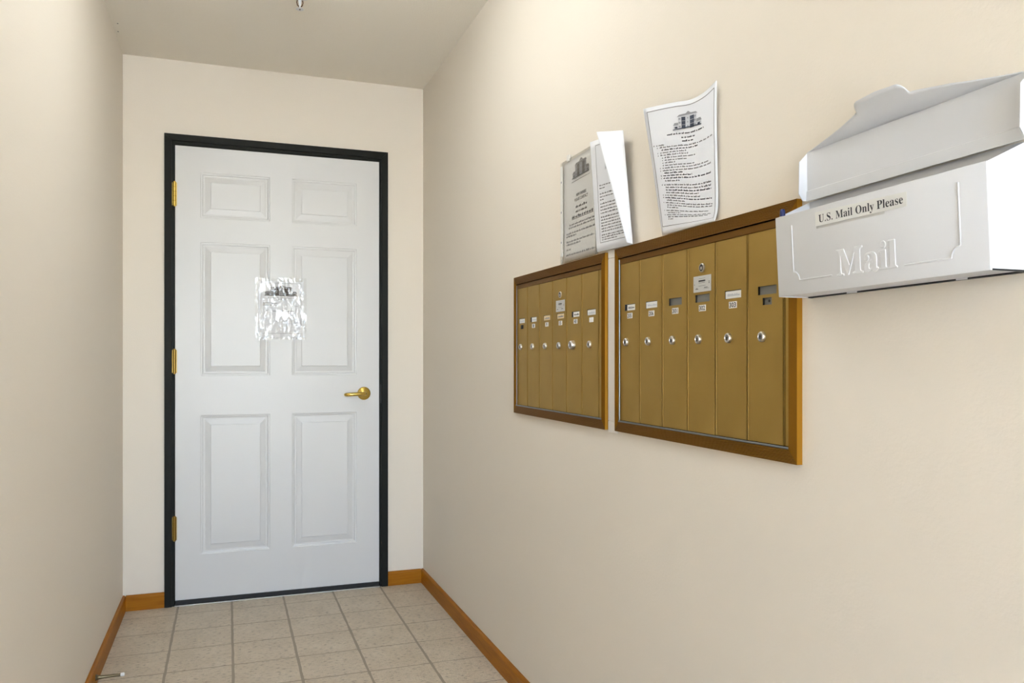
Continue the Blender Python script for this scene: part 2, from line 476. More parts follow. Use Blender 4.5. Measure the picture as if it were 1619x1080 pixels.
class Sheet:
    def __init__(self, S, face):
        self.S, self.face = S, Vector(face)

    def normal(self, s, t):
        e = 0.004
        a = self.S(min(s + e, 1), t) - self.S(max(s - e, 0), t)
        b = self.S(s, min(t + e, 1)) - self.S(s, max(t - e, 0))
        n = a.cross(b).normalized()
        return n if n.dot(self.face) > 0 else -n

    def at(self, s, t, d=0.0):
        return self.S(s, t) + self.normal(s, t) * d

    def mesh(self, bm, ns, nt_, thick=0.0004):
        f = [[bm.verts.new(self.at(i / ns, j / nt_, 0)) for i in range(ns + 1)] for j in range(nt_ + 1)]
        g = [[bm.verts.new(self.at(i / ns, j / nt_, -thick)) for i in range(ns + 1)] for j in range(nt_ + 1)]
        for j in range(nt_):
            for i in range(ns):
                bm.faces.new((f[j][i], f[j + 1][i], f[j + 1][i + 1], f[j][i + 1]))
                bm.faces.new((g[j][i], g[j][i + 1], g[j + 1][i + 1], g[j + 1][i]))
        for i in range(ns):
            bm.faces.new((f[0][i], f[0][i + 1], g[0][i + 1], g[0][i]))
            bm.faces.new((f[nt_][i + 1], f[nt_][i], g[nt_][i], g[nt_][i + 1]))
        for j in range(nt_):
            bm.faces.new((f[j + 1][0], f[j][0], g[j][0], g[j + 1][0]))
            bm.faces.new((f[j][ns], f[j + 1][ns], g[j + 1][ns], g[j][ns]))

    def poly(self, bm, pts, mi=0, d=0.0005):
        try: bm.faces.new([bm.verts.new(self.at(s, t, d)) for s, t in pts]).material_index = mi
        except ValueError: pass

    def rect(self, bm, s0, s1, t0, t1, mi=0, d=0.0005):
        ns = max(1, int(abs(s1 - s0) / 0.06))
        nt_ = max(1, int(abs(t1 - t0) / 0.06))
        for i in range(ns):
            for j in range(nt_):
                a, b = s0 + (s1 - s0) * i / ns, s0 + (s1 - s0) * (i + 1) / ns
                c, e = t0 + (t1 - t0) * j / nt_, t0 + (t1 - t0) * (j + 1) / nt_
                self.poly(bm, [(a, c), (b, c), (b, e), (a, e)], mi, d)

    def border(self, bm, s0, s1, t0, t1, w, mi=0):
        k = 0.77
        self.rect(bm, s0, s1, t0, t0 + w * k, mi)
        self.rect(bm, s0, s1, t1 - w * k, t1, mi)
        self.rect(bm, s0, s0 + w, t0, t1, mi)
        self.rect(bm, s1 - w, s1, t0, t1, mi)

    def words(self, bm, rng, s0, s1, t, h, mi=0, dense=1.0):
        """a printed line too small to read: short letter strokes gathered into words"""
        s = s0
        while s < s1 - 0.004:
            n = rng.randint(2, 8)
            for _ in range(n):
                w = rng.choice((0.006, 0.008, 0.010)) * dense
                if s + w > s1: break
                up = rng.choice((0.62, 0.7, 0.7, 1.0))
                self.poly(bm, [(s, t - h * up), (s + w * 0.80, t - h * up), (s + w * 0.80, t), (s, t)], mi)
                s += w
            s += 0.010 * dense

    def building(self, bm, s0, s1, t0, t1, dark, mid, pale):
        """the little drawing of a three-storey apartment house with low wings"""
        q = lambda pts, mi, d: self.poly(bm, [(s0 + (s1 - s0) * a, t1 - (t1 - t0) * b) for a, b in pts], mi, d)
        r = lambda a, b, c, e, mi, d: q([(a, c), (b, c), (b, e), (a, e)], mi, d)
        r(0.02, 0.20, 0.02, 0.26, pale, .00055)
        q([(0.00, 0.26), (0.22, 0.26), (0.20, 0.40), (0.05, 0.40)], mid, .00055)
        r(0.80, 0.98, 0.02, 0.26, pale, .00055)
        q([(0.78, 0.26), (1.0, 0.26), (0.95, 0.42), (0.82, 0.42)], mid, .00055)
        r(0.18, 0.82, 0.02, 0.72, pale, .00090)
        q([(0.14, 0.72), (0.86, 0.72), (0.80, 0.84), (0.22, 0.84)], mid, .00090)
        q([(0.42, 0.84), (0.66, 0.84), (0.54, 1.0)], mid, .00130)
        for a in (0.30, 0.60):
            r(a, a + 0.14, 0.04, 0.70, dark, .00130)
            for c in (0.24, 0.46):
                r(a, a + 0.14, c, c + 0.035, mid, .00170)
        for c in (0.12, 0.34, 0.56):
            r(0.20, 0.27, c, c + 0.09, mid, .00130)
            r(0.75, 0.80, c, c + 0.09, mid, .00130)
            r(0.50, 0.54, c + 0.02, c + 0.09, mid, .00130)
        r(0.06, 0.15, 0.08, 0.18, dark, .00090)
        r(0.86, 0.94, 0.08, 0.18, dark, .00090)
        r(0.0, 1.0, -0.02, 0.035, dark, .00170)


def lerp(a, b, t): return a + (b - a) * t


def spline(pts):
    """Catmull-Rom through points, u in 0..1"""
    P = [Vector(p) for p in pts]
    P = [P[0] * 2 - P[1]] + P + [P[-1] * 2 - P[-2]]
    n = len(pts) - 1

    def f(u):
        x = min(max(u, 0), 1) * n
        i = min(int(x), n - 1)
        t = x - i
        a, b, c, d = P[i:i + 4]
        return 0.5 * ((2 * b) + (c - a) * t + (2 * a - 5 * b + 4 * c - d) * t * t + (3 * b - a - 3 * c + d) * t ** 3)
    return f

# ================================================================== the setting
W, H, L = ROOM_W, ROOM_H, ROOM_L
T = 0.12

bm = bmesh.new(); box(bm, 0, T, -L - T, T, 0, H + T)
tag(part('wall_right', bm, 'wall_paint'), kind='structure')
bm = bmesh.new(); box(bm, -W - T, -W, -L - T, T, 0, H + T)
tag(part('wall_left', bm, 'wall_paint'), kind='structure')
bm = bmesh.new(); box(bm, -W, 0, -L, 0, H, H + T)
tag(part('ceiling', bm, 'ceiling_paint'), kind='structure')
# door wall with its opening
OX0, OX1, OZ = -1.140, -0.202, 2.066
bm = bmesh.new()
box(bm, -W, OX0, 0, T, 0, H); box(bm, OX1, 0, 0, T, 0, H); box(bm, OX0, OX1, 0, T, OZ, H)
tag(part('wall_back', bm, 'wall_paint'), kind='structure')
# entrance wall behind the viewer, glazed from the floor
EX0, EX1, EZ = -1.300, -0.035, 2.38
bm = bmesh.new()
box(bm, -W, EX0, -L - T, -L, 0, H); box(bm, EX1, 0, -L - T, -L, 0, H); box(bm, EX0, EX1, -L - T, -L, EZ, H)
tag(part('wall_front', bm, 'wall_paint'), kind='structure')
win = empty('window_1', ((EX0 + EX1) / 2, -L - 0.06, 0), kind='structure')
bm = bmesh.new()
f = 0.05
box(bm, EX0, EX0 + f, -L - 0.08, -L - 0.04, 0, EZ); box(bm, EX1 - f, EX1, -L - 0.08, -L - 0.04, 0, EZ)
box(bm, EX0 + f, EX1 - f, -L - 0.08, -L - 0.04, EZ - f, EZ); box(bm, EX0 + f, EX1 - f, -L - 0.08, -L - 0.04, 0, 0.09)
part('window_frame', bm, 'casing_paint', win)
bm = bmesh.new(); box(bm, EX0 + f, EX1 - f, -L - 0.062, -L - 0.058, 0.09, EZ - f)
part('pane', bm, 'window_glass', win)
bm = bmesh.new(); box(bm, -9, 8, -L - 14, -L - T, -0.06, -0.02)
tag(part('ground', bm, 'concrete'), kind='structure')

# floor: bedding with a loop of single tiles on it
bm = bmesh.new(); box(bm, -W - 0.05, 0.05, -L - T, T, -0.06, -0.0010)
floor = tag(part('floor', bm, 'grout'), kind='structure')
TP, TX, TY = 0.2246, -0.2142, -0.1271
rng = random.Random(4)


def tile_mesh(w, d, seed):
    r = random.Random(seed)
    bm = bmesh.new()
    n = 6
    pts = []
    jit = lambda: r.uniform(-0.0010, 0.0010)
    cs = [(-w / 2, -d / 2), (w / 2, -d / 2), (w / 2, d / 2), (-w / 2, d / 2)]
    for k in range(4):
        a, b = cs[k], cs[(k + 1) % 4]
        for i in range(n):
            t = i / n
            pts.append((lerp(a[0], b[0], t) + jit(), lerp(a[1], b[1], t) + jit()))
    lo = [bm.verts.new((x, y, -0.0020)) for x, y in pts]
    hi = [bm.verts.new((x * (1 - 0.0012 / w * 2), y * (1 - 0.0012 / d * 2), 0.0)) for x, y in pts]
    m_ = len(pts)
    for k in range(m_):
        bm.faces.new((lo[k], lo[(k + 1) % m_], hi[(k + 1) % m_], hi[k])).smooth = True
    bm.faces.new(hi)
    return to_mesh('floor_tile', bm, 'tile')


xs = [(-W + 0.001, -1.1126)] + [(TX - (k + 1) * TP, TX - k * TP) for k in range(3, -1, -1)] + [(TX, -0.001)]
ys = [(TY, -0.001)]
y = TY
while y - TP > -L:
    ys.append((y - TP, y)); y -= TP
ys.append((-L + 0.001, y))
variants = {}
GX, GY = 0.0078, 0.0062
for (y0, y1) in ys:
    for (x0, x1) in xs:
        w, d = round(x1 - x0 - GX, 4), round(y1 - y0 - GY, 4)
        key = (w, d, rng.randint(0, 3))
        if key not in variants: variants[key] = tile_mesh(w, d, len(variants))
        o = bpy.data.objects.new('floor_tile', variants[key])
        o.location = ((x0 + x1) / 2, (y0 + y1) / 2, 0)
        link(o, floor)

# oak baseboards
BH, BT = 0.0675, 0.0125


def baseboard(name, pts):
    """profile swept along an axis-aligned run; pts = (axis, lo, hi, wall coordinate, direction into the room)"""
    axis, lo, hi, wc, sgn = pts
    prof = [(0, 0.0), (BT, 0.0), (BT, BH - 0.010), (BT - 0.002, BH - 0.004), (BT - 0.006, BH), (0, BH)]
    bm = bmesh.new()
    P = lambda d, z, t: (wc + sgn * d, t, z) if axis == 'y' else (t, wc + sgn * d, z)
    a = [bm.verts.new(P(d, z, lo)) for d, z in prof]
    b = [bm.verts.new(P(d, z, hi)) for d, z in prof]
    n = len(prof)
    for k in range(n): bm.faces.new((a[k], a[(k + 1) % n], b[(k + 1) % n], b[k]))
    bm.faces.new(a); bm.faces.new(b)
    return tag(part(name, bm, 'oak'), kind='structure')


CX0, CX1, CZ = -1.1685, -0.1761, 2.0952
baseboard('baseboard_left', ('y', -L, 0, -W, 1))
baseboard('baseboard_right', ('y', -L, 0, 0, -1))
baseboard('baseboard_back_left', ('x', -W + BT, CX0, 0, -1))
baseboard('baseboard_back_right', ('x', CX1, -BT, 0, -1))

# ------------------------------------------------------------------ door_1
DX0, DX1, DZ0, DZ1 = -1.125, -0.2171, 0.0233, 2.0478
door = empty('door_1', ((DX0 + DX1) / 2, 0, 0), kind='structure')
CW = 0.0305
for nm, q in (('casing', [(CX0, 0), (CX0 + CW, 0), (CX0 + CW, CZ - CW), (CX0, CZ)]),
              ('casing', [(CX1, 0), (CX1, CZ), (CX1 - CW, CZ - CW), (CX1 - CW, 0)]),
              ('casing', [(CX0, CZ), (CX0 + CW, CZ - CW), (CX1 - CW, CZ - CW), (CX1, CZ)])):
    bm = bmesh.new()
    cxm, czm = sum(p[0] for p in q) / 4, sum(p[1] for p in q) / 4
    g = [bm.verts.new((x, 0.0, z)) for x, z in q]
    h = [bm.verts.new((x, -0.0150, z)) for x, z in q]
    for k in range(4): bm.faces.new((g[k], g[(k + 1) % 4], h[(k + 1) % 4], h[k]))
    fr = bm.faces.new(h); bm.faces.new(g[::-1])
    bmesh.ops.recalc_face_normals(bm, faces=bm.faces)
    bmesh.ops.bevel(bm, geom=list(fr.edges), offset=0.0022, segments=2, profile=0.6, affect='EDGES')
    part(nm, bm, 'casing_paint', door)
# jamb with its stepped reveal, left, right, head
for (a0, a1, b0, b1) in ((OX0, DX0 - 0.0025, 0, OZ), (DX1 + 0.0025, OX1, 0, OZ), (DX0 - 0.0025, DX1 + 0.0025, DZ1 + 0.003, OZ)):
    bm = bmesh.new(); box(bm, a0, a1, -0.0045, 0.10, b0, b1, 0.0012, 1)
    part('jamb', bm, 'casing_paint', door)
for (a0, a1, b0, b1) in ((DX0 - 0.0025, DX0 + 0.012, 0, DZ1), (DX1 - 0.012, DX1 + 0.0025, 0, DZ1), (DX0, DX1, DZ1 - 0.012, DZ1 + 0.003)):
    bm = bmesh.new(); box(bm, a0, a1, 0.047, 0.10, b0, b1)
    part('door_stop_strip', bm, 'casing_paint', door)
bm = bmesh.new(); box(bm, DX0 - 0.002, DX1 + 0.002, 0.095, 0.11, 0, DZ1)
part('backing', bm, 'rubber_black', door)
# leaf: stiles and rails in one sheet round the six panel openings
PX = ((-1.0201, -0.7215), (-0.6229, -0.325))
PZ = ((0.2205, 0.8440), (1.0220, 1.6220), (1.7315, 1.9355))
holes = [(a, b, c, d) for a, b in PX for c, d in PZ]
bm = bmesh.new()
rect_with_holes(bm, DX0, DX1, DZ0, DZ1, holes, lambda u, v, d: (u, d, v))
for (a, b, c, d) in ((DX0, DX0, DZ0, DZ1), (DX1, DX1, DZ0, DZ1), (DX0, DX1, DZ0, DZ0), (DX0, DX1, DZ1, DZ1)):
    bm.faces.new([bm.verts.new(p) for p in ((a, 0, c), (b, 0, d), (b, 0.044, d), (a, 0.044, c))])
bm.faces.new([bm.verts.new(p) for p in ((DX0, 0.044, DZ0), (DX1, 0.044, DZ0), (DX1, 0.044, DZ1), (DX0, 0.044, DZ1))])
leaf = part('leaf', bm, 'door_paint', door)
RINGS = ((0, 0), (0.0016, 0.0026), (0.0060, 0.0030), (0.0085, 0.0034), (0.0100, 0.0068), (0.0125, 0.0074), (0.0190, 0.0074), (0.0205, 0.0066), (0.0425, 0.0030), (0.0440, 0.0004))
for (a, b, c, d) in holes:
    bm = bmesh.new()
    prev = None
    for ins, dep in RINGS:
        r = [bm.verts.new((x, dep, z)) for x, z in ((a + ins, c + ins), (b - ins, c + ins), (b - ins, d - ins), (a + ins, d - ins))]
        if prev:
            for k in range(4): bm.faces.new((prev[k], prev[(k + 1) % 4], r[(k + 1) % 4], r[k]))
        prev = r
    bm.faces.new(prev)
    part('door_panel', bm, 'door_paint', leaf)
# sweep and threshold
bm = bmesh.new(); box(bm, DX0, DX1, -0.008, 0.046, 0.0045, 0.0240, 0.0015, 1)
tag(part('door_sweep', bm, 'rubber_black', door), 'black rubber sweep along the bottom of the door')
bm = bmesh.new(); box(bm, DX0 - 0.002, DX1 + 0.002, -0.014, 0.09, 0.0, 0.0042, 0.001, 1)
tag(part('threshold', bm, 'aluminium', door), 'thin pale metal threshold strip')
# hinges
for zc, rad in ((1.830, 0.0078), (1.087, 0.0072), (0.345, 0.0072)):
    bm = bmesh.new()
    hh = 0.051
    prof = [(0.002, -hh - 0.006), (rad * 0.85, -hh - 0.004), (rad * 0.85, -hh - 0.001), (rad, -hh)]
    for k in range(5):
        z0 = -hh + k * 2 * hh / 5
        z1 = z0 + 2 * hh / 5
        prof += [(rad, z0 + 0.0006), (rad, z1 - 0.0006)]
        if k < 4: prof.append((rad * 0.9, z1))
    prof += [(rad, hh), (rad * 0.85, hh + 0.001), (rad * 0.85, hh + 0.004), (0.002, hh + 0.006)]
    lathe(bm, prof, (0, 0, 1), (-1.1275, -0.0075, zc), 16)
    box(bm, -1.137, -1.118, -0.0058, -0.0005, zc - hh, zc + hh)
    o = part('hinge', bm, 'brass' if zc > 1.5 else 'antique_brass', door)
    shade_auto(o)
# lever handle
hx, hz = -0.2904, 0.9326
hd = empty('lever_handle', (hx - door.location.x, 0, hz), parent=door)
bm = bmesh.new()
lathe(bm, [(0.0315, 0), (0.0315, 0.003), (0.0300, 0.0055), (0.0240, 0.0085), (0.0150, 0.0105), (0.0125, 0.0115)], (0, -1, 0), (hx, -0.0002, hz), 40)
shade_auto(part('rosette', bm, 'brass', hd))
bm = bmesh.new()
pts = [(hx, -0.009, hz), (hx, -0.030, hz), (hx - 0.0015, -0.043, hz), (hx - 0.009, -0.050, hz), (hx - 0.022, -0.052, hz - 0.0006),
       (hx - 0.045, -0.052, hz - 0.0014), (hx - 0.070, -0.0518, hz - 0.0024), (hx - 0.085, -0.0500, hz - 0.003), (hx - 0.0915, -0.0440, hz - 0.0034), (hx - 0.0925, -0.0360, hz - 0.0034)]
tube(bm, pts, [0.0100, 0.0098, 0.0100, 0.0100, 0.0096, 0.0090, 0.0087, 0.0085, 0.0080, 0.0066], 16)
shade_auto(part('lever', bm, 'brass', hd), 60)
bm = bmesh.new(); box(bm, -0.2146, -0.2070, -0.0062, -0.004, 0.885, 0.975, 0.0008, 1)
tag(part('strike_plate', bm, 'rubber_black', door), 'dark strike plate on the door jamb')

# filler strip between the two mailbox frames
t1 = empty('trim_1', (-0.001, -2.0368, 1.15), kind='structure')
for z0, z1 in ((0.915, 0.9428), (0.9436, 1.3515), (1.3523, 1.372)):
    bm = bmesh.new(); box(bm, -0.0035, 0.0, -2.0690, -2.0200, z0, z1, 0.0006, 1)
    part('filler_piece', bm, 'white_trim', t1)

# ================================================================== apartment mailboxes
FX = -0.0111          # front of the frame, off the wall
LOCKC = {}


def lock_mesh(r, proud):
    bm = bmesh.new()
    lathe(bm, [(r, 0), (r, proud * 0.6), (r * 0.90, proud * 0.9), (r * 0.80, proud), (r * 0.66, proud), (r * 0.62, proud * 0.86), (r * 0.60, proud * 0.86)], (-1, 0, 0), (0, 0, 0), 24)
    for v in bm.verts: v.co.y *= 0.90
    box(bm, -proud * 0.86 - 0.0005, -proud * 0.86 + 0.0002, -r * 0.13, r * 0.13, -r * 0.42, r * 0.10, mi=1)
    box(bm, -proud * 0.86 - 0.0005, -proud * 0.86 + 0.0002, -r * 0.24, r * 0.24, r * 0.02, r * 0.20, mi=1)
    me = to_mesh('lock', bm, ['steel', 'dark_slot', 'lock_face'])
    for p in me.polygons: p.use_smooth = p.material_index == 0 and len(p.vertices) == 4
    for p in me.polygons:
        if len(p.vertices) > 8 and p.center.x < -0.002: p.material_index = 2
    try: me.set_sharp_from_angle(angle=R(40))
    except Exception: pass
    return me


LOCK, LOCK_BIG = lock_mesh(0.0097, 0.0065), lock_mesh(0.0128, 0.0125)


def master_lock_mesh():
    bm = bmesh.new()
    lathe(bm, [(0.0092, 0), (0.0092, 0.0022), (0.0082, 0.0032), (0.0070, 0.0032), (0.0068, 0.0024), (0.0066, 0.0024)], (-1, 0, 0), (0, 0, 0), 24)
    lathe(bm, [(0.0072, 0.0020), (0.0072, 0.0027), (0.0070, 0.0028)], (-1, 0, 0), (0, 0, 0), 24, mi=1)
    lathe(bm, [(0.0034, 0.0026), (0.0034, 0.0032), (0.0030, 0.0034)], (-1, 0, 0), (0, 0.0003, -0.001), 16, mi=0)
    me = to_mesh('master_lock', bm, ['steel', 'dark_slot'])
    return me


MASTER = master_lock_mesh()


def inst(name, me, loc, parent):
    o = bpy.data.objects.new(name, me)
    base = Vector((0, 0, 0)); p = parent
    while p is not None:
        base += p.location; p = p.parent
    o.location = Vector(loc) - base
    return link(o, parent)


def mitre_rail(name, q, inner_mid, root):
    """one ribbed rail of the picture frame; q = outer a, outer b, inner b, inner a as (y, z)"""
    bm = bmesh.new()
    steps = 9
    fr_, bk = [], []
    for k in range(steps * 2 + 1):
        t = k / (steps * 2)
        x = FX + (0.0010 if k % 2 else 0.0)
        a = (lerp(q[0][0], q[3][0], t), lerp(q[0][1], q[3][1], t))
        b = (lerp(q[1][0], q[2][0], t), lerp(q[1][1], q[2][1], t))
        fr_.append((bm.verts.new((x, *a)), bm.verts.new((x, *b))))
    for k in range(len(fr_) - 1):
        bm.faces.new((fr_[k][0], fr_[k][1], fr_[k + 1][1], fr_[k + 1][0]))
    o0, o1, i1, i0 = [bm.verts.new((0.0, *p)) for p in q]
    f1 = bm.faces.new((o0, o1, fr_[0][1], fr_[0][0])); f1.material_index = 1
    bm.faces.new((fr_[-1][0], fr_[-1][1], i1, i0))
    return part(name, bm, ['gold_frame', 'gold_edge'], root)


def mailbox_unit(y0, y1, z0, z1, d0, pitch, centers, locks, lock_z, spec, label, grp):
    ym = (y0 + y1) / 2
    root = empty('apartment_mailbox', (0, ym, z0), label, 'mailbox', grp)
    rw = 0.0215
    iy0, iy1, iz0, iz1 = y0 - rw * 0.80, y1 + rw, z0 + 0.0235, z1 - 0.0235
    mitre_rail('frame_rail', [(y0, z1), (y1, z1), (iy1, iz1), (iy0, iz1)], None, root)
    mitre_rail('frame_rail', [(y1, z0), (y0, z0), (iy0, iz0), (iy1, iz0)], None, root)
    mitre_rail('frame_rail', [(y0, z0), (y0, z1), (iy0, iz1), (iy0, iz0)], None, root)
    mitre_rail('frame_rail', [(y1, z1), (y1, z0), (iy1, iz0), (iy1, iz1)], None, root)
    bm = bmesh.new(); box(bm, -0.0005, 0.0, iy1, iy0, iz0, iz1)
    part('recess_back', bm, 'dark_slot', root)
    bm = bmesh.new(); box(bm, -0.0075, -0.0015, iy1 + 0.001, iy0 - 0.001, iz1 - 0.0155, iz1 - 0.0022, 0.0008, 1)
    part('header_strip', bm, 'gold_header', root)
    bm = bmesh.new(); tube(bm, [(-0.0085, iy0 - 0.0005, iz0 + 0.0012), (-0.0085, iy1 + 0.0005, iz0 + 0.0012)], 0.0026, 10)
    tag(shade_auto(part('hinge_rod', bm, 'grey_rod', root)), 'grey metal rod along the bottom')
    bm = bmesh.new(); tube(bm, [(-0.0075, iy0 - 0.0016, iz0 + 0.004), (-0.0075, iy0 - 0.0016, iz1 - 0.004)], 0.0013, 8)
    shade_auto(part('edge_wire', bm, 'grey_rod', root))
    bm = bmesh.new(); box(bm, -0.0052, -0.0005, iy1 + 0.0004, d0 - 6 * pitch - 0.0008, iz0 + 0.004, iz1 - 0.016, 0.0006, 1)
    part('edge_strip', bm, 'gold_door', root)
    dz0, dz1 = iz0 + 0.0045, iz1 - 0.0158
    DXF = -0.0052
    for k in range(6):
        a = d0 - k * pitch - 0.0010
        b = d0 - (k + 1) * pitch + 0.0056
        sp = spec[k]
        yc = centers[k]
        yl = locks[k]
        hl = [(yc - 0.0255, yc + 0.0255, 1.2148, 1.2302)]
        if sp.get('hole'): hl.append((yc - 0.0125, yc + 0.0125, 1.1962, 1.2090))
        bm = bmesh.new()
        rect_with_holes(bm, b, a, dz0, dz1, hl, lambda u, v, d: (DXF + d, u, v), 0.0043, edge_mi=1)  # hole walls coloured dark to paint in the shade of the recess
        for p in ((b, b, dz0, dz1), (a, a, dz0, dz1), (b, a, dz0, dz0), (b, a, dz1, dz1)):
            bm.faces.new([bm.verts.new(q) for q in ((DXF, p[0], p[2]), (DXF, p[1], p[3]), (DXF + 0.0034, p[1], p[3]), (DXF + 0.0034, p[0], p[2]))])
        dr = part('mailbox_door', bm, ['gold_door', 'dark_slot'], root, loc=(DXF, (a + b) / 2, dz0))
        bm = bmesh.new(); box(bm, DXF + 0.0040, DXF + 0.0045, yc - 0.028, yc + 0.028, 1.2120, 1.2330)
        if sp.get('hole'): box(bm, DXF + 0.0040, DXF + 0.0045, yc - 0.015, yc + 0.015, 1.194, 1.2112)
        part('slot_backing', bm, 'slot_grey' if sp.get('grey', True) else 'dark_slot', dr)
        if sp.get('hole'):
            bm = bmesh.new(); lathe(bm, [(0.0024, 0), (0.0024, 0.0006)], (-1, 0, 0), (DXF + 0.0040, yc - 0.001, 1.2030), 12)
            part('rivet_hole', bm, 'dark_slot', dr)
        card = sp.get('card')
        if card:
            cmat, s0, s1, txt = card
            bm = bmesh.new()
            ya, yb = yc + 0.0250 - 0.050 * s0, yc + 0.0250 - 0.050 * s1
            box(bm, DXF + 0.0008, DXF + 0.0014, yb, ya, 1.2152, 1.2288)
            r_ = random.Random(k + int(abs(y0) * 10))
            if txt:
                yy = ya - (ya - yb) * 0.14
                while yy > yb + 0.006:
                    wv = r_.uniform(0.0012, 0.0026)
                    hv = r_.uniform(0.0025, 0.0052)
                    box(bm, DXF + 0.0005, DXF + 0.0009, yy - wv, yy, 1.2192, 1.2192 + hv, mi=1)
                    yy -= wv + 0.0009
            part('name_card', bm, [cmat, 'ink_grey' if txt == 2 else 'ink_pale' if cmat == 'card_white' else 'ink_mid'], dr)
        num = sp.get('num')
        if num is not None:
            bm = bmesh.new()
            box(bm, DXF - 0.0006, DXF, yc - 0.0122, yc + 0.0122, 1.1962, 1.2088)
            if num:
                add_flat(bm, figures(num, 0.0096, 0.0066 * len(num) + 0.001), lambda x, z, _: (DXF - 0.0009, yc - x, 1.2025 + z), 1)
            part('number_label', bm, ['card_white', 'ink_dark'], dr)
        if k == 3:
            bm = bmesh.new()
            box(bm, DXF - 0.0012, DXF, yc - 0.0313, yc + 0.0313, 1.2352, 1.2680, 0.0005, 1)
            for (p0, p1, q0, q1) in ((-.012, .012, 1.2560, 1.2590), (-.011, .012, 1.2535, 1.2541), (-.012, .011, 1.2622, 1.2626), (-.013, .012, 1.2472, 1.2477),
                                     (.013, .024, 1.2410, 1.2420), (-.026, -.006, 1.2412, 1.2417), (-.020, -.008, 1.2428, 1.2440), (.016, .021, 1.2426, 1.2436),
                                     (-.027, -.024, 1.2510, 1.2528), (-.027, -.024, 1.2540, 1.2556), (.026, .0275, 1.2500, 1.2520)):
                bm.faces.new([bm.verts.new((DXF - 0.0014, yc + p, q)) for p, q in ((p0, q0), (p1, q0), (p1, q1), (p0, q1))]).material_index = 1
            tag(part('data_plate', bm, ['plate_silver', 'ink_dark'], dr), 'silver plate with small print')
            inst('master_lock', MASTER, (DXF, yc, 1.2838), dr)
        inst('lock', LOCK_BIG if sp.get('big') else LOCK, (DXF, yl, lock_z), dr)
        # rolled bead between this door and the next
        bm = bmesh.new()
        tube(bm, [(DXF + 0.0012, b - 0.0033, dz0), (DXF + 0.0012, b - 0.0033, dz1)], 0.0018, 8)
        shade_auto(part('divider_bead', bm, 'gold_bead', root))
    return root


CW_ = 'card_white'
mailbox_unit(-1.3416, -2.0183, 0.9205, 1.3678, -1.3535, 0.1033,
             [-1.4047, -1.5083, -1.6176, -1.7208, -1.8257, -1.9265], [-1.3968, -1.5026, -1.6081, -1.7125, -1.8130, -1.9180], 1.1378,
             [dict(card=(CW_, 0, 1, 1), hole=True, grey=False), dict(card=(CW_, .14, 1, 1), num='1'), dict(card=('card_cream', 0, 1, 1), num='9'),
              dict(card=('card_cream', 0, 1, 1), num='15'), dict(card=(CW_, .16, 1, 2), num='43', big=True, grey=False), dict(card=(CW_, 0, 1, 1), num='')],
             'gold bank of six narrow mailbox doors nearer the white door, under two overlapping notices', 'wall banks of apartment mailboxes')
mailbox_unit(-2.0707, -2.7344, 0.9222, 1.3684, -2.0885, 0.1014,
             [-2.1385, -2.2407, -2.3420, -2.4451, -2.5478, -2.6490], [-2.1230, -2.2282, -2.3335, -2.4336, -2.5355, -2.6368], 1.1397,
             [dict(card=(CW_, .22, 1, 2), num='205', grey=False), dict(card=(CW_, 0, 1, 1), num='206'), dict(num='301'), dict(num='302'),
              dict(card=(CW_, 0, 1, 1), num='303'), dict(hole=True)],
             'gold metal bank of six narrow mailbox doors partly behind the white mailbox', 'wall banks of apartment mailboxes')

# ================================================================== notices on the wall
FACE = (-1, -0.5, 0)
rng = random.Random(11)


def P3(y, z, off): return Vector((-off, y, z))


# --- clear sleeve with a grey notice, flat on the wall
n1 = empty('notice_sheet', (-0.003, -1.86, 1.372), 'grey notice in a clear punched plastic sleeve, leftmost of three papers on the wall', 'notice')


def S1(s, t):
    y = lerp(-1.7445, -1.9605, s)
    dip = -0.004 * math.exp(-((s - 0.22) / 0.2) ** 2) * (1 - t) ** 2
    return P3(y, lerp(1.6560, 1.3730, t) + dip * (1 - t), 0.0042 + 0.003 * s * (1 - t))


sh = Sheet(S1, FACE)
bm = bmesh.new(); sh.mesh(bm, 10, 12)
part('paper', bm, 'paper_aged', n1, True)
bm = bmesh.new()
sh.building(bm, 0.28, 0.80, 0.035, 0.20, 0, 1, 2)
part('printed_picture', bm, ['ink_brown', 'ink_grey', 'ink_mid'], n1)
bm = bmesh.new()
sh.words(bm, rng, 0.26, 0.82, 0.235, 0.010, 0)
for txt, t, w in (('NEW OWNERS', 0.375, 0.30), ('PLEASE CONTACT', 0.420, 0.40)):
    add_flat(bm, figures(txt, 0.030, w), lambda x, z, _: sh.at(0.55 + x, t - z, 0.0006), 0)
for t, a, b, h in ((0.500, .38, .72, .024), (0.545, .38, .72, .024), (0.592, .26, .90, .026)):
    sh.words(bm, rng, a, b, t, h, 0, 1.6)
sh.rect(bm, .26, .90, .597, .602, 0)
for t, a, b in ((.655, .18, .97), (.683, .16, .99), (.735, .08, 1.0), (.762, .08, .40), (.815, .08, .92), (.843, .08, .52), (.893, .08, .24), (.945, .07, .95)):
    sh.words(bm, rng, a, b, t, 0.019, 1, 1.5)
tag(part('printed_text', bm, ['ink_brown', 'ink_grey'], n1), kind='stuff')


def S1b(s, t): return P3(lerp(-1.7235, -1.9700, s), lerp(1.6600, 1.3705, t), 0.0062 + 0.003 * s * (1 - t))


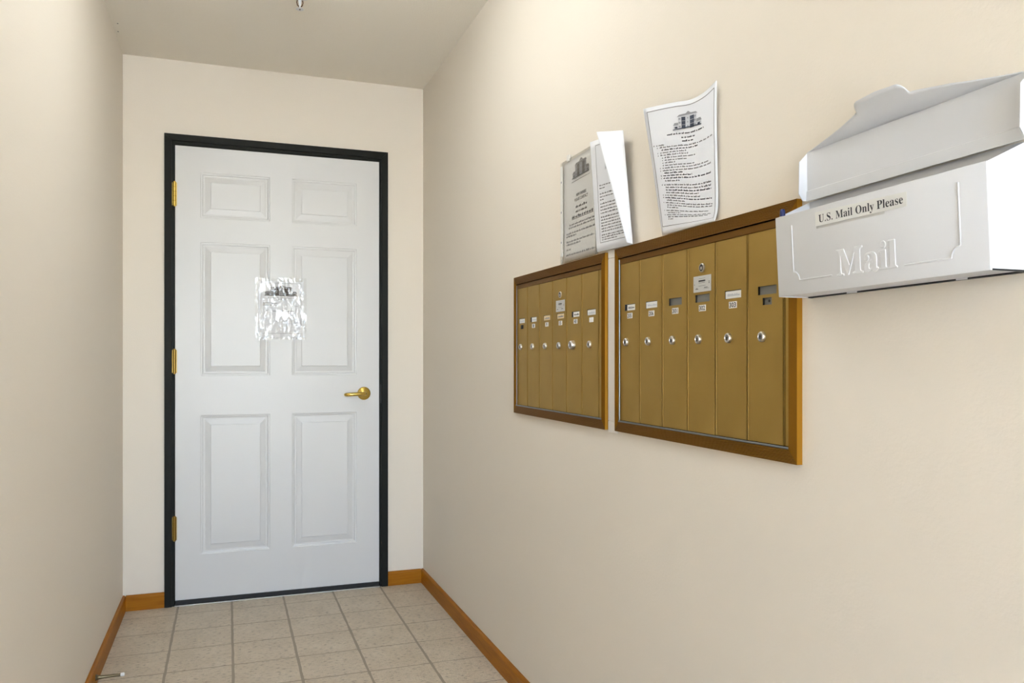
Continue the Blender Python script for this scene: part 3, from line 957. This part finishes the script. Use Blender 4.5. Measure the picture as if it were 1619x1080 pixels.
sh1b = Sheet(S1b, FACE)
bm = bmesh.new(); sh1b.mesh(bm, 10, 12, 0.0003)
part('plastic_sleeve', bm, 'plastic_sleeve', n1, True)
bm = bmesh.new(); box(bm, -0.0072, -0.0030, -1.7385, -1.7235, 1.392, 1.650, 0.0006, 1)
tag(part('punched_edge', bm, 'white_trim', n1), 'white binding edge of the sleeve')
for z in (1.432, 1.518, 1.604):
    bm = bmesh.new(); lathe(bm, [(0.0032, 0), (0.0032, 0.0003)], (-1, 0, 0), (-0.0071, -1.7310, z), 12)
    part('punched_hole', bm, 'ink_mid', n1)
bm = bmesh.new(); box(bm, -0.0090, -0.0020, -1.7860, -1.7720, 1.6540, 1.6720, 0.001, 1)
part('tape_tab', bm, 'white_trim', n1)

# --- second notice: its free side swings away from the wall and shows its back
n2 = empty('notice_sheet', (-0.010, -2.05, 1.370), 'white printed notice whose right side curls off the wall showing its blank back', 'notice')
left2 = spline([(-0.026, -1.9619, 1.6590), (-0.018, -1.9663, 1.5166), (-0.0105, -1.9703, 1.3744)])


def S2(s, t):
    a = left2(t)
    bend = Vector((-lerp(0.018, 0.012, t), lerp(-2.1355, -2.1680, t), lerp(1.6440, 1.3690, t)))
    free = Vector((-lerp(0.065, 0.030, t), lerp(-2.0801, -2.1690, t), lerp(1.6504, 1.3722, t)))
    # straight to the bend, then a tight turn and straight out to the free edge
    sb = lerp(0.705, 0.915, t)
    r = lerp(0.10, 0.045, t)
    if s < sb - r: return a.lerp(bend, s / sb)
    if s > sb + r: return bend.lerp(free, (s - sb) / (1 - sb))
    p0 = a.lerp(bend, (sb - r) / sb); p2 = bend.lerp(free, min(r / (1 - sb), 0.95))
    u = (s - (sb - r)) / (2 * r)
    ctl = bend + (bend - (p0 + p2) / 2) * 0.6
    return p0 * (1 - u) ** 2 + ctl * 2 * u * (1 - u) + p2 * u ** 2


sh2 = Sheet(S2, FACE)
bm = bmesh.new()
NS, NT = 48, 16
g = [[bm.verts.new(S2(i / NS, j / NT)) for i in range(NS + 1)] for j in range(NT + 1)]
for j in range(NT):
    for i in range(NS): bm.faces.new((g[j][i], g[j + 1][i], g[j + 1][i + 1], g[j][i + 1]))
o = part('paper', bm, 'paper', n2, True)
sm = o.modifiers.new('thickness', 'SOLIDIFY'); sm.thickness = 0.0003; sm.offset = 0
bm = bmesh.new()
sh2.rect(bm, 0.11, 0.62, 0.045, 0.049, 0)
sh2.rect(bm, 0.11, 0.116, 0.045, 0.925, 0)
sh2.rect(bm, 0.11, 0.86, 0.922, 0.926, 0)
for k, (t, b) in enumerate(((.42, 1), (.445, .30), (.495, 1), (.523, 1), (.548, .26), (.585, 1), (.613, 1), (.641, 1), (.668, 1), (.705, 1), (.731, 1), (.757, 1), (.783, 1), (.809, 1), (.833, .7), (.865, 1), (.886, 1), (.906, .55))):
    sh2.words(bm, rng, 0.16, min(b, lerp(0.50, 0.82, t)), t, 0.013, 1, 1.25)
tag(part('printed_text', bm, ['ink_grey', 'ink_grey'], n2), kind='stuff')
bm = bmesh.new()
sh2.rect(bm, 0.30, 0.60, 0.10, 0.285, 2)
sh2.building(bm, 0.33, 0.66, 0.13, 0.27, 0, 1, 1)
part('printed_picture', bm, ['ink_brown', 'ink_grey', 'ink_pale'], n2)

# --- third notice, full page, leaning off the wall at its top left
n3 = empty('notice_sheet', (-0.006, -2.39, 1.370), 'full page printed notice standing on the mailbox frame, tallest and nearest the white mailbox', 'notice')
top3 = spline([P3(-2.2788, 1.6489, .048), P3(-2.3374, 1.6420, .036), P3(-2.3818, 1.6360, .026), P3(-2.4215, 1.6295, .018), P3(-2.4619, 1.6325, .012), P3(-2.4988, 1.6447, .008)])
bot3 = spline([P3(-2.2899, 1.3718, .0065), P3(-2.3900, 1.3714, .0085), P3(-2.4927, 1.3708, .0080)])
lef3 = spline([P3(-2.2788, 1.6489, .048), P3(-2.2850, 1.5081, .026), P3(-2.2899, 1.3718, .0065)])
rig3 = spline([P3(-2.4988, 1.6447, .008), P3(-2.4950, 1.5651, .006), P3(-2.4961, 1.4873, .005), P3(-2.4980, 1.4004, .005), P3(-2.4927, 1.3708, .008)])


def S3(s, t):
    c = (top3(0) * (1 - s) + top3(1) * s) * (1 - t) + (bot3(0) * (1 - s) + bot3(1) * s) * t
    return top3(s) * (1 - t) + bot3(s) * t + lef3(t) * (1 - s) + rig3(t) * s - c


sh3 = Sheet(S3, FACE)
bm = bmesh.new(); sh3.mesh(bm, 24, 24)
part('paper', bm, 'paper', n3, True)
bm = bmesh.new()
sh3.border(bm, 0.035, 0.965, 0.030, 0.935, 0.0065, 0)
for t, a, b, h in ((.232, .24, .80, .013), (.262, .45, .66, .013), (.288, .46, .64, .013)):
    sh3.words(bm, rng, a, b, t, h, 1, 1.3)
rows = [(.300, .09, .20), (.318, .13, .93), (.338, .15, .70), (.358, .13, .53), (.377, .13, .55), (.397, .18, .66), (.416, .18, .53), (.435, .18, .34), (.455, .18, .64),
        (.474, .14, .86), (.494, .14, .90), (.513, .16, .45), (.532, .14, .60), (.551, .14, .90), (.571, .16, .40), (.600, .14, .90), (.619, .16, .90), (.638, .16, .90),
        (.657, .16, .70), (.677, .14, .72), (.696, .14, .92), (.715, .16, .48), (.735, .14, .92), (.754, .16, .92), (.773, .16, .36), (.800, .14, .86), (.819, .16, .40),
        (.838, .14, .92), (.857, .16, .86), (.876, .16, .28)]
for t, a, b in rows:
    if a < .15 or a == .18: sh3.words(bm, rng, a - 0.035, a - 0.018, t, 0.010, 2)
    sh3.words(bm, rng, a, b, t, 0.0108, 2 if rng.random() < 0.7 else 1, 1.25)
tag(part('printed_text', bm, ['ink_grey', 'ink_dark', 'ink_grey'], n3), kind='stuff')
bm = bmesh.new()
sh3.building(bm, 0.335, 0.765, 0.075, 0.200, 0, 1, 2)
part('printed_picture', bm, ['ink_blue', 'ink_mid', 'ink_pale'], n3)

# ================================================================== notice on the door, in crinkled clear plastic
n4 = empty('notice_sheet', (-0.6715, -0.002, 1.188), 'notice in crinkled clear plastic taped to the middle of the white door', 'notice')


def S4(s, t): return Vector((lerp(-0.7730, -0.5720, s), -0.0036, lerp(1.4560, 1.1970, t)))


sh4 = Sheet(S4, (0, -1, 0))
bm = bmesh.new(); sh4.mesh(bm, 2, 2)
part('paper', bm, 'paper', n4)
bm = bmesh.new()
sh4.building(bm, 0.13, 0.86, 0.065, 0.255, 0, 1, 2)
part('printed_picture', bm, ['ink_brown', 'ink_grey', 'ink_mid'], n4)
bm = bmesh.new()
sh4.border(bm, 0.055, 0.945, 0.03, 0.93, 0.006, 1)
for t, a, b, h in ((.300, .20, .80, .012), (.326, .40, .62, .012), (.395, .10, .42, .018), (.43, .10, .40, .018), (.445, .72, .90, .012), (.535, .17, .80, .016)):
    sh4.words(bm, rng, a, b, t, h, 0 if t != .535 else 2, 1.2)
tag(part('printed_text', bm, ['ink_grey', 'ink_mid', 'ink_dark'], n4), kind='stuff')
bm = bmesh.new()
NX, NZ = 70, 88
fx0, fx1, fz0, fz1 = -0.7870, -0.5590, 1.1870, 1.4745
grid = []
for j in range(NZ + 1):
    row = []
    for i in range(NX + 1):
        u, v = i / NX, j / NZ
        p = Vector((u * 5.0, v * 6.0, 1.7))
        n_ = noise.noise(p * 0.7) * 0.9 + abs(noise.noise(Vector((u * 11 + 3, v * 4, 5)))) * 0.7 + abs(noise.noise(p * 2.3 + Vector((9, 2, 1)))) * 0.45
        bx = min(u, 1 - u) * 2; bz = min(v, 1 - v) * 2
        edge = min(1, bx * 5) * min(1, bz * 6)
        dpt = 0.0056 + 0.0058 * n_ * (0.35 + 0.65 * edge) + 0.002 * (1 - edge) * abs(noise.noise(Vector((u * 14, v * 16, 8))))
        wob = 0.0012 * noise.noise(Vector((u * 3, v * 9, 2)))
        row.append(bm.verts.new((lerp(fx0, fx1, u) + wob * (1 if bx < .2 else 0), -max(0.0046, dpt), lerp(fz1, fz0, v) + wob * (1 if bz < .2 else 0))))
    grid.append(row)
for j in range(NZ):
    for i in range(NX): bm.faces.new((grid[j][i], grid[j + 1][i], grid[j + 1][i + 1], grid[j][i + 1]))
tag(part('plastic_sleeve', bm, 'plastic_crinkled', n4, True), 'crinkled clear plastic film')

# ================================================================== white wall mailbox with its lid open
MY0, MY1 = -2.7535, -3.1345
mb = empty('wall_mailbox', (0, (MY0 + MY1) / 2, 1.2), 'white metal wall mailbox with open lid and mail only sticker', 'mailbox')


def tilt(y): return 0.0045 * (MY0 - y) / (MY0 - MY1)


def front(a, z, d=0.0):
    """point on the front plate: y = a, height z (before the box's slight tilt), d proud of it"""
    k = (z - 1.2) / 0.129
    return Vector((-lerp(0.0630, 0.0700, k) - d, a, z + tilt(a) - 0.002 * 0))


ZB, ZF, ZK = 1.2005, 1.3288, 1.3590
bm = bmesh.new()


def slab(bm, q, off, mi=0):
    a = [bm.verts.new(p) for p in q]
    b = [bm.verts.new(Vector(p) + Vector(off)) for p in q]
    n = len(q)
    for k in range(n): bm.faces.new((a[k], a[(k + 1) % n], b[(k + 1) % n], b[k])).material_index = mi
    bm.faces.new(a).material_index = mi; bm.faces.new(b[::-1]).material_index = mi


def bevel_all(bm, w, seg=2, ang=40):
    bmesh.ops.remove_doubles(bm, verts=bm.verts, dist=1e-5)
    es = [e for e in bm.edges if len(e.link_faces) == 2 and e.calc_face_angle(0) > R(ang)]
    bmesh.ops.bevel(bm, geom=es, offset=w, segments=seg, profile=0.5, affect='EDGES')


slab(bm, [front(MY0, ZB), front(MY1, ZB), front(MY1, ZF), front(MY0, ZF)], (0.0022, 0, 0))
bmesh.ops.recalc_face_normals(bm, faces=bm.faces); bevel_all(bm, 0.0009)
shade_auto(part('front_plate', bm, 'white_enamel', mb))
for yy, s in ((MY0, -1), (MY1, 1)):
    bm = bmesh.new()
    q = [front(yy, ZB) + Vector((0.0015, 0, 0)), Vector((-0.0015, yy, ZB + tilt(yy))), Vector((-0.0015, yy, ZK + tilt(yy))), front(yy, ZF - 0.0005) + Vector((0.0015, 0, 0))]
    slab(bm, q, (0, s * 0.0016, 0))
    part('side_plate', bm, 'white_enamel', mb)
bm = bmesh.new()
slab(bm, [Vector((-0.0005, y, z + tilt(y))) for y, z in ((MY0, ZB), (MY1, ZB), (MY1, ZK), (MY0, ZK))], (-0.0014, 0, 0))
part('back_plate', bm, 'white_enamel', mb)
bm = bmesh.new()
slab(bm, [Vector((x, y, ZB + 0.0015 + tilt(y))) for x, y in ((-0.0615, MY0 - 0.002), (-0.0615, MY1 + 0.002), (-0.0075, MY1 + 0.002), (-0.0075, MY0 - 0.002))], (0, 0, 0.0015))
part('bottom_plate', bm, 'white_enamel', mb)
bm = bmesh.new()
slab(bm, [Vector((x, y, ZB - 0.0004 + tilt(y))) for x, y in ((-0.0075, MY0 - 0.004), (-0.0075, MY1), (-0.0004, MY1), (-0.0004, MY0 - 0.004))], (0, 0, 0.0025))
slab(bm, [Vector((x, MY1 - 0.0003, z + tilt(MY1))) for x, z in ((-0.0600, ZB), (-0.0004, ZB), (-0.0004, ZB + 0.0022), (-0.0600, ZB + 0.0022))], (0, 0.0006, 0))
tag(part('bottom_shadow_strip', bm, 'rubber_black', mb), 'black strip standing in for the shadow gap along the bottom edge')  # black strips put in as the shadow gap under the box
for ya, yb in ((-2.8445, -2.8654), (-3.0396, -3.0566)):
    bm = bmesh.new(); box(bm, -0.0086, -0.0068, yb, ya, ZB - 0.0006 + tilt(ya), ZB + 0.004 + tilt(ya), 0.0004, 1)
    part('bottom_tab', bm, 'white_enamel', mb)
# raised border and lettering pressed into the front plate
arc = lambda cy, cz, r, a0, a1: [(cy + r * math.cos(R(a0 + (a1 - a0) * k / 6)), cz + r * math.sin(R(a0 + (a1 - a0) * k / 6))) for k in range(7)]
lp = [(-2.7918, 1.3105), (-2.7918, 1.2370)] + [(-2.7918 - 0.0135 * math.sin(R(a)), 1.2235 + 0.0135 * math.cos(R(a))) for a in range(10, 91, 16)] + [(-2.8053, 1.2228), (-2.8760, 1.2228)]
rp = [(-3.0955, 1.3120), (-3.0955, 1.2355)] + [(-3.0955 + 0.0135 * math.sin(R(a)), 1.2215 + 0.0135 * math.cos(R(a))) for a in range(10, 91, 16)] + [(-3.0820, 1.2215), (-3.0100, 1.2215)]
for run in (lp, rp):
    bm = bmesh.new(); tube(bm, [front(y, z, -0.0004) for y, z in run], 0.0015, 8)
    shade_auto(part('embossed_border', bm, 'white_enamel', mb), 60)
bm = bmesh.new()
add_flat(bm, serif('Mail', 0.0370, 0.1130, ext=0.0003, bev=0.0008), lambda x, z, d: front(-2.8860 - x, 1.2205 + z, d - 0.0001))
part('embossed_lettering', bm, 'white_enamel', mb)
# sticker
bm = bmesh.new()
slab(bm, [front(y, z - tilt(y), 0.0003) for y, z in ((-2.8465, 1.3008), (-3.0180, 1.3012), (-3.0184, 1.3200), (-2.8463, 1.3222))], (-0.0003, 0, 0))
st_ = part('sticker', bm, 'sticker', mb)
bm = bmesh.new()
add_flat(bm, serif('U.S. Mail Only Please', 0.0112, 0.1590), lambda x, z, d: front(-2.8535 - x, 1.3057 + z - tilt(-2.8535 - x), 0.0008))
part('sticker_lettering', bm, 'ink_dark', st_)
bm = bmesh.new()
slab(bm, [front(y, z - tilt(y), 0.0002) for y, z in ((-2.8475, 1.2970), (-2.9800, 1.2975), (-2.9800, 1.3012), (-2.8475, 1.3008))], (-0.0002, 0, 0))
part('tape', bm, 'plastic_sleeve', mb)
# lid standing open: panel, arched lip with thumb tab, end flanges
lid = empty('lid', (-0.01, (MY0 + MY1) / 2 - mb.location.y, 1.36 - mb.location.z), parent=mb)
LZ0, LZ1 = 1.3585, 1.4392
LY0, LY1 = -2.7580, -3.1420
bm = bmesh.new()
pan = [(-0.0108, LZ0), (-0.0098, LZ0 + 0.0160), (-0.0086, LZ0 + 0.0175), (-0.0090, LZ1)]
ra = [[bm.verts.new((x, y, z + tilt(y))) for x, z in pan] for y in (LY0, LY1)]
for k in range(3): bm.faces.new((ra[0][k], ra[0][k + 1], ra[1][k + 1], ra[1][k]))
o = part('lid_panel', bm, 'white_enamel', lid)
sm = o.modifiers.new('thickness', 'SOLIDIFY'); sm.thickness = 0.0014; sm.offset = -1
# lip outline: distance out from the crease against position along it
NL = 64
ar = [(-2.7580, 0.0008), (-2.8170, 0.0150), (-2.8560, 0.0245), (-2.8900, 0.0345), (-2.9420, 0.0385), (-3.0000, 0.0350), (-3.0540, 0.0250), (-3.1060, 0.0110), (-3.1420, 0.0010)]


def lip_depth(y):
    d = ar[-1][1]
    for (a, p), (b, q) in zip(ar, ar[1:]):
        if a >= y >= b: d = lerp(p, q, (a - y) / (a - b))
    if -2.8955 > y > -2.9890:
        e = min(-2.8955 - y, y + 2.9890)
        d += 0.0172 * math.sqrt(max(0.0, 1 - max(0, 1 - e / 0.011) ** 2))
    return d


LIPC = [(0.0, 0.0)]
for k_ in range(60):                       # cross-section: leaves the panel low, curves up towards its free edge
    a_ = R(14 + 52 * k_ / 38) if k_ < 38 else R(42)
    LIPC.append((LIPC[-1][0] + 0.001 * math.cos(a_), LIPC[-1][1] + 0.001 * math.sin(a_)))


def lip_pt(y, d):
    i_ = min(int(d / 0.001), 59)
    f_ = d / 0.001 - i_
    px = lerp(LIPC[i_][0], LIPC[i_ + 1][0], f_)
    pz = lerp(LIPC[i_][1], LIPC[i_ + 1][1], f_)
    return Vector((-0.0090 - px, y, LZ1 + tilt(y) + pz))


bm = bmesh.new()
yy_ = sorted({LY0 + (LY1 - LY0) * i / NL for i in range(NL + 1)} | {-2.8956, -2.8962, -2.8972, -2.899, -2.902, -2.906, -2.9889, -2.9882, -2.9872, -2.985, -2.982, -2.978}, reverse=True)
rows_ = [[bm.verts.new(lip_pt(y, lip_depth(y) * k / 8)) for k in range(9)] for y in yy_]
for i in range(len(rows_) - 1):
    for k in range(8): bm.faces.new((rows_[i][k], rows_[i + 1][k], rows_[i + 1][k + 1], rows_[i][k + 1]))
o = part('lid_lip', bm, 'white_enamel', lid, True)
sm = o.modifiers.new('thickness', 'SOLIDIFY'); sm.thickness = 0.0012; sm.offset = 0
for y, s in ((LY0, 1), (LY1, -1)):
    bm = bmesh.new()
    slab(bm, [Vector((x, y, z + tilt(y))) for x, z in ((-0.009, LZ1), (-0.0255, LZ1 - 0.0165), (-0.0265, LZ0 + 0.012), (-0.0185, LZ0 + 0.001), (-0.009, LZ0 + 0.001))], (0, s * 0.0012, 0))
    part('lid_flange', bm, 'white_enamel', lid)
# letters' view of the inside is the bare back plate; a pen stands in the far corner
pen = empty('pen', (-0.0585, -2.7605, 1.2045), 'pen with blue cap sticking out of the white wall mailbox', 'pen')
bm = bmesh.new()
lathe(bm, [(0.0036, 0), (0.0036, 0.116), (0.0034, 0.118)], (-0.02, 0.0, 1), (-0.0585, -2.7605, 1.2045), 14)
part('barrel', bm, 'white_trim', pen, True)
bm = bmesh.new()
lathe(bm, [(0.0046, 0.1262), (0.0046, 0.1275), (0.0044, 0.1290), (0.0040, 0.1362), (0.0034, 0.1378), (0.0010, 0.1384)], (-0.02, 0.0, 1), (-0.0585, -2.7605, 1.2045), 14)
shade_auto(part('cap', bm, 'pen_blue', pen))
bm = bmesh.new()
lathe(bm, [(0.0040, 0.117), (0.0043, 0.1185), (0.0044, 0.1262)], (-0.02, 0.0, 1), (-0.0585, -2.7605, 1.2045), 14)
part('collar', bm, 'plate_silver', pen, True)

# ================================================================== small fittings
ds = empty('door_stop', (-W + BT, -0.848, 0.030), 'bronze rod door stop with white tip on the left baseboard', 'door stop')
bm = bmesh.new()
lathe(bm, [(0.0105, 0), (0.0105, 0.002), (0.0085, 0.004), (0.0066, 0.012), (0.0052, 0.024), (0.0047, 0.040), (0.0046, 0.072), (0.0052, 0.0725), (0.0052, 0.0755)], (1, 0.01, 0.0), (-W + BT, -0.848, 0.030), 20)
shade_auto(part('rod', bm, 'bronze_rod', ds))
bm = bmesh.new()
lathe(bm, [(0.0060, 0.0750), (0.0066, 0.0770), (0.0066, 0.0840), (0.0056, 0.0865), (0.0030, 0.0875)], (1, 0.01, 0.0), (-W + BT, -0.848, 0.030), 20)
shade_auto(part('tip', bm, 'white_rubber', ds))

spx, spy = -0.6580, -0.8350
spk = empty('fire_sprinkler', (spx, spy, H), 'small white fire sprinkler head hanging from the ceiling', 'sprinkler')
bm = bmesh.new()
lathe(bm, [(0.036, 0), (0.036, 0.003), (0.030, 0.006), (0.012, 0.008), (0.012, 0.016), (0.009, 0.018)], (0, 0, -1), (spx, spy, H), 28)
shade_auto(part('escutcheon', bm, 'white_enamel', spk))
for s in (-1, 1):
    bm = bmesh.new(); tube(bm, [(spx + s * 0.009, spy, H - 0.015), (spx + s * 0.0108, spy, H - 0.026), (spx + s * 0.0085, spy, H - 0.036), (spx + s * 0.003, spy, H - 0.040)], 0.0020, 8)
    part('frame_arm', bm, 'sprinkler_bronze', spk, True)
bm = bmesh.new()
lathe(bm, [(0.0062, 0.015), (0.0050, 0.030), (0.0032, 0.036), (0.0026, 0.050)], (0, 0, -1), (spx, spy, H), 14)
part('stem', bm, 'white_enamel', spk, True)
bm = bmesh.new()
n = 14
c = []
for k in range(n * 2):
    r = 0.0150 if k % 2 == 0 else 0.0125
    a = math.pi * k / n
    c.append((spx + r * math.cos(a), spy + r * math.sin(a)))
slab(bm, [Vector((x, y, H - 0.0490)) for x, y in c], (0, 0, -0.0014))
part('deflector', bm, 'white_enamel', spk)
bm = bmesh.new(); lathe(bm, [(0.0034, 0.0504), (0.0032, 0.0516), (0.0012, 0.0522)], (0, 0, -1), (spx, spy, H), 12)
part('screw', bm, 'sprinkler_bronze', spk)

for nx_, ny_, nl in ((-1.3152, -0.3439, 'farther from the back wall'), (-1.3235, -0.2590, 'closer to the back wall')):
    bm = bmesh.new(); lathe(bm, [(0.0028, 0), (0.0028, 0.0012), (0.0010, 0.0018)], (0, 0, -1), (nx_, ny_, H), 10)
    tag(part('nail_head', bm, 'ink_grey', loc=(nx_, ny_, H)), 'tiny nail head in the ceiling by the left wall, ' + nl, 'nail', 'nail heads in the ceiling edge')

# added fill light shaped as a wraparound ceiling fixture, out of view
for k, ly in enumerate(FILL_YS):
    lx, hl = -0.667, 0.60
    lamp = empty('fill_light', (lx, ly, H), 'added unseen fill light shaped as a long covered lamp on the corridor ceiling', 'lamp')
    bm = bmesh.new(); box(bm, lx - 0.09, lx + 0.09, ly - hl, ly + hl, H - 0.018, H, 0.003, 1)
    part('fill_light_base', bm, 'white_enamel', lamp)
    prof = [(0.128, -0.012), (0.132, -0.040), (0.122, -0.066), (0.095, -0.084), (0.05, -0.092)]
    prof = [(-a, c) for a, c in prof] + [(a, c) for a, c in prof[::-1]]
    bm = bmesh.new()
    ends = [[bm.verts.new((lx + a, yy, H + c)) for a, c in prof] for yy in (ly - hl + 0.012, ly + hl - 0.012)]
    for j in range(len(prof) - 1): bm.faces.new((ends[0][j], ends[0][j + 1], ends[1][j + 1], ends[1][j]))
    bm.faces.new(ends[0]); bm.faces.new(ends[1])
    shade_auto(part('fill_light_cover', bm, 'fill_light_glass_%d' % k, lamp), 50)
    for s in (-1, 1):
        bm = bmesh.new(); box(bm, lx - 0.134, lx + 0.134, ly + s * (hl - 0.006) - 0.006, ly + s * (hl - 0.006) + 0.006, H - 0.030, H, 0.002, 1)
        part('fill_light_end_cap', bm, 'white_enamel', lamp)
